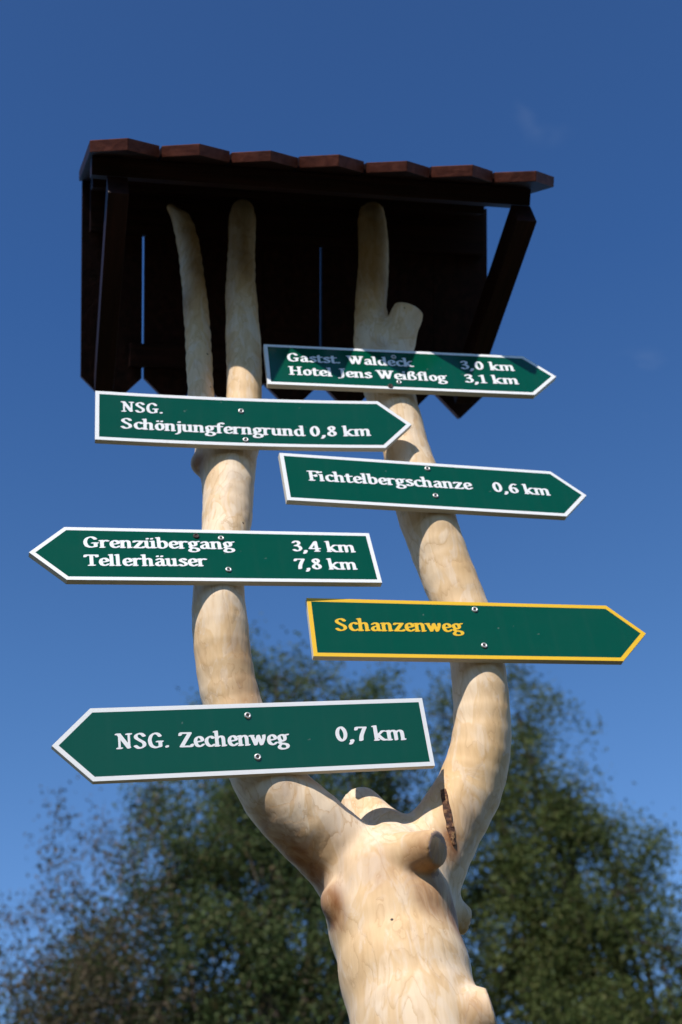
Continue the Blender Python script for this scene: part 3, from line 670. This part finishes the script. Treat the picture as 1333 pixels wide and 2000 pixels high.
# ------------------------------------------------------------------ trees behind
def tube_path(vs, fs, pts, radii, K=7):
    b0 = len(vs); up = Vector((.3, .2, 1)).normalized()
    for i, p in enumerate(pts):
        t = (pts[min(i + 1, len(pts) - 1)] - pts[max(i - 1, 0)]).normalized(); a = t.orthogonal().normalized(); b = t.cross(a)
        for j in range(K):
            an = 2 * math.pi * j / K; vs.append(p + (a * math.cos(an) + b * math.sin(an)) * radii[i])
    for i in range(len(pts) - 1):
        for j in range(K):
            q = b0 + i * K; fs.append((q + j, q + (j + 1) % K, q + K + (j + 1) % K, q + K + j))
def build_tree(name, label, base, lobes, mat, seed, clumps_per_m3, leaves, leaf_len, depth, group=None, spread=0.42, shell=0.0, droop=0.0, girth=1.0):
    """lobes: (px, py, radius px, distance) -> ellipsoids of the crown; limbs run from the trunk to clumps, clumps carry leaf faces"""
    rnd = random.Random(seed); rng = np.random.default_rng(seed)
    base = Vector(base); root = empty(name, base); tag(root, label, 'tree', group)
    L = []
    for px, py, r, y in lobes:
        P, m = at(px, py, y); L.append((Vector(P) - base, r * m))
    clumps = []
    for P, r in L:
        n = max(4, int(clumps_per_m3 * 4.19 * r ** 3 * depth))
        for _ in range(n):
            d = Vector(rng.normal(size=3)).normalized(); q = rnd.random() ** (1 / 3.0) if rnd.random() > shell else rnd.uniform(.8, 1.08)
            v = d * q * r; v.y *= depth
            if (P + v).z < 0.6: continue
            clumps.append((P + v, q))
    top = max(P.z + r for P, r in L); cx = Vector((0, 0, 0))
    vs, fs = [], []
    trunk = [Vector((noise.noise(Vector((i * .7, seed, 0))) * .25 * i / 3, noise.noise(Vector((i * .7, 0, seed))) * .2 * i / 3, top * .8 * i / 9)) for i in range(10)]
    main = sum((P for P, r in L), Vector()) / len(L)
    for i, t in enumerate(trunk): f = (i / 9) ** 1.3; t.x += main.x * f * .8; t.y += main.y * f * .8
    tube_path(vs, fs, trunk, [girth * (0.02 * top * (1 - .9 * i / 9) + .015) for i in range(10)], 10)
    for P, r in L:                                            # a limb to the heart of each lobe, then twigs to clumps
        k = min(8, max(2, int(P.z * .55 / (top * .8) * 9))); A = trunk[k]; mid = (A + P) / 2 + Vector((0, 0, -.12 * (P - A).length))
        pts = [A, mid * .6 + A * .4 * 1.0 if False else (A * .5 + mid * .5), mid, mid * .4 + P * .6, P]
        tube_path(vs, fs, pts, [girth * (.007 * top * (1 - .22 * j) + .006) for j in range(5)], 6)
    heads = [P for P, r in L]
    for C_, q in clumps[::2]:
        H = min(heads, key=lambda h: (h - C_).length); mid = (H + C_) / 2 + Vector((rnd.uniform(-.1, .1), rnd.uniform(-.1, .1), -.06))
        tube_path(vs, fs, [H, mid, C_, C_ + (C_ - H).normalized() * spread * .8 + Vector((0, 0, .1))], [.022 * girth ** .6, .014 * girth ** .5, .009 * girth ** .4, .003], 4)
    mesh_obj('trunk', vs, fs, M_TBARK, root, smooth=True)
    V, Fc = [], []
    for C_, q in clumps:
        n = int(leaves * rnd.uniform(.6, 1.3)); axis = Vector(rng.normal(size=3)); axis.z = abs(axis.z) + .4; axis.normalize()
        c = np.array(C_); ax_ = np.array(axis)
        along = rng.uniform(-1, 1, n)[:, None] * ax_ * spread * 1.25; p = c + along + rng.normal(size=(n, 3)) * spread * .36
        p[:, 2] -= droop * rng.uniform(0, 1, n)
        d = rng.normal(size=(n, 3)) + ax_ * .6; d /= np.linalg.norm(d, axis=1)[:, None]
        u = np.cross(d, rng.normal(size=(n, 3))); u /= np.linalg.norm(u, axis=1)[:, None]; w = np.cross(d, u)
        ln = leaf_len * rng.uniform(.6, 1.25, n)[:, None]; wd = ln * rng.uniform(.2, .32, n)[:, None]
        b = len(V) * 4
        V.append(np.stack([p - d * ln * .5, p + u * wd + w * wd * .3, p + d * ln * .5, p - u * wd + w * wd * .3], 1))
    V = np.concatenate(V).reshape(-1, 3)
    F_ = np.arange(len(V)).reshape(-1, 4)
    me = bpy.data.meshes.new('crown'); me.vertices.add(len(V)); me.vertices.foreach_set('co', V.ravel().astype(np.float32))
    me.loops.add(len(V)); me.loops.foreach_set('vertex_index', F_.ravel().astype(np.int32))
    me.polygons.add(len(F_)); me.polygons.foreach_set('loop_start', np.arange(0, len(V), 4, dtype=np.int32)); me.polygons.foreach_set('loop_total', np.full(len(F_), 4, np.int32))
    me.update(calc_edges=True); me.materials.append(mat)
    o = bpy.data.objects.new('crown', me); COL.objects.link(o); o.parent = root
    return root
M_LEAF1 = mat_leaf('leaf_dark_green', [(0.034, 0.057, 0.020), (0.072, 0.106, 0.036), (0.124, 0.142, 0.056), (0.15, 0.09, 0.05)])
M_LEAF2 = mat_leaf('leaf_green', [(0.034, 0.055, 0.017), (0.074, 0.099, 0.028), (0.122, 0.138, 0.044), (0.13, 0.115, 0.05)])
M_LEAF3 = mat_leaf('leaf_reddish', [(0.045, 0.042, 0.022), (0.085, 0.075, 0.038), (0.13, 0.10, 0.06), (0.17, 0.11, 0.08)])
TREES = 'trees beyond the sign post'
build_tree('broadleaf_tree', 'tall olive green tree behind the post with its crown left of centre', (-1.2, 14, 0),
    [(520, 1400, 130, 14), (540, 1320, 60, 14), (640, 1420, 100, 14.3), (720, 1400, 80, 14.5), (450, 1600, 170, 14), (620, 1580, 170, 14), (760, 1560, 130, 14.5),
     (330, 1720, 130, 13.6), (500, 1800, 210, 13.8), (700, 1800, 190, 14), (300, 1930, 190, 13.6), (600, 2050, 240, 14), (200, 2080, 190, 13.6), (230, 1960, 110, 13.6), (70, 2050, 110, 13.6), (480, 2300, 300, 14)],
    M_LEAF1, 3, 9, 330, 0.062, .9, TREES, spread=.34, shell=.4)
build_tree('broadleaf_tree', 'dense dark green tree behind the post sloping down on the right side', (3.2, 15, 0),
    [(900, 1380, 60, 15), (1010, 1390, 75, 15), (1050, 1480, 100, 15), (940, 1520, 110, 15.2), (1080, 1600, 110, 15), (980, 1680, 150, 15), (1180, 1640, 110, 14.8), (1230, 1740, 120, 14.8), (1100, 1780, 160, 15),
     (1290, 1850, 110, 14.6), (1000, 1900, 180, 15), (1200, 1930, 170, 14.8), (1340, 1980, 140, 14.6), (1080, 2080, 240, 15), (1250, 2180, 240, 14.8)],
    M_LEAF2, 8, 9, 330, 0.062, .9, TREES, spread=.34, shell=.4)
build_tree('sparse_tree', 'thin sparse tree with reddish leaves at the left edge of the crowns', (-5.2, 12.5, 0),
    [(190, 1640, 110, 12.5), (130, 1780, 130, 12.5), (250, 1780, 120, 12.5), (60, 1900, 120, 12.5), (180, 1950, 160, 12.5), (-20, 2000, 120, 12.5), (150, 2130, 200, 12.5)],
    M_LEAF3, 12, 11, 85, 0.055, .9, TREES, spread=.3, shell=.45, girth=.1)

# a wood added behind the photographer: never in frame, it shades the low sky and shows in the gloss of the signs
def build_unseen_wood():
    rng = np.random.default_rng(5); n = 70000
    a = rng.uniform(math.radians(165), math.radians(375), n); R_ = rng.uniform(19, 30, n); hmax = 6.0 + 3.5 * np.sin(a * 31) + 1.5 * np.sin(a * 7)
    z = rng.uniform(0, 1, n) ** .8 * hmax
    p = np.stack([R_ * np.cos(a), 2 + R_ * np.sin(a), z], 1); d = rng.normal(size=(n, 3)); d /= np.linalg.norm(d, axis=1)[:, None]
    u = np.cross(d, rng.normal(size=(n, 3))); u /= np.linalg.norm(u, axis=1)[:, None]; l = rng.uniform(.18, .5, n)[:, None]
    V = np.stack([p - d * l, p + u * l * .6, p + d * l, p - u * l * .6], 1).reshape(-1, 3)
    V[:, 2] = np.maximum(V[:, 2], 0.02)
    tag(mesh_obj('unseen_forest', V, np.arange(len(V)).reshape(-1, 4), M_LEAF2), kind='stuff')
build_unseen_wood()
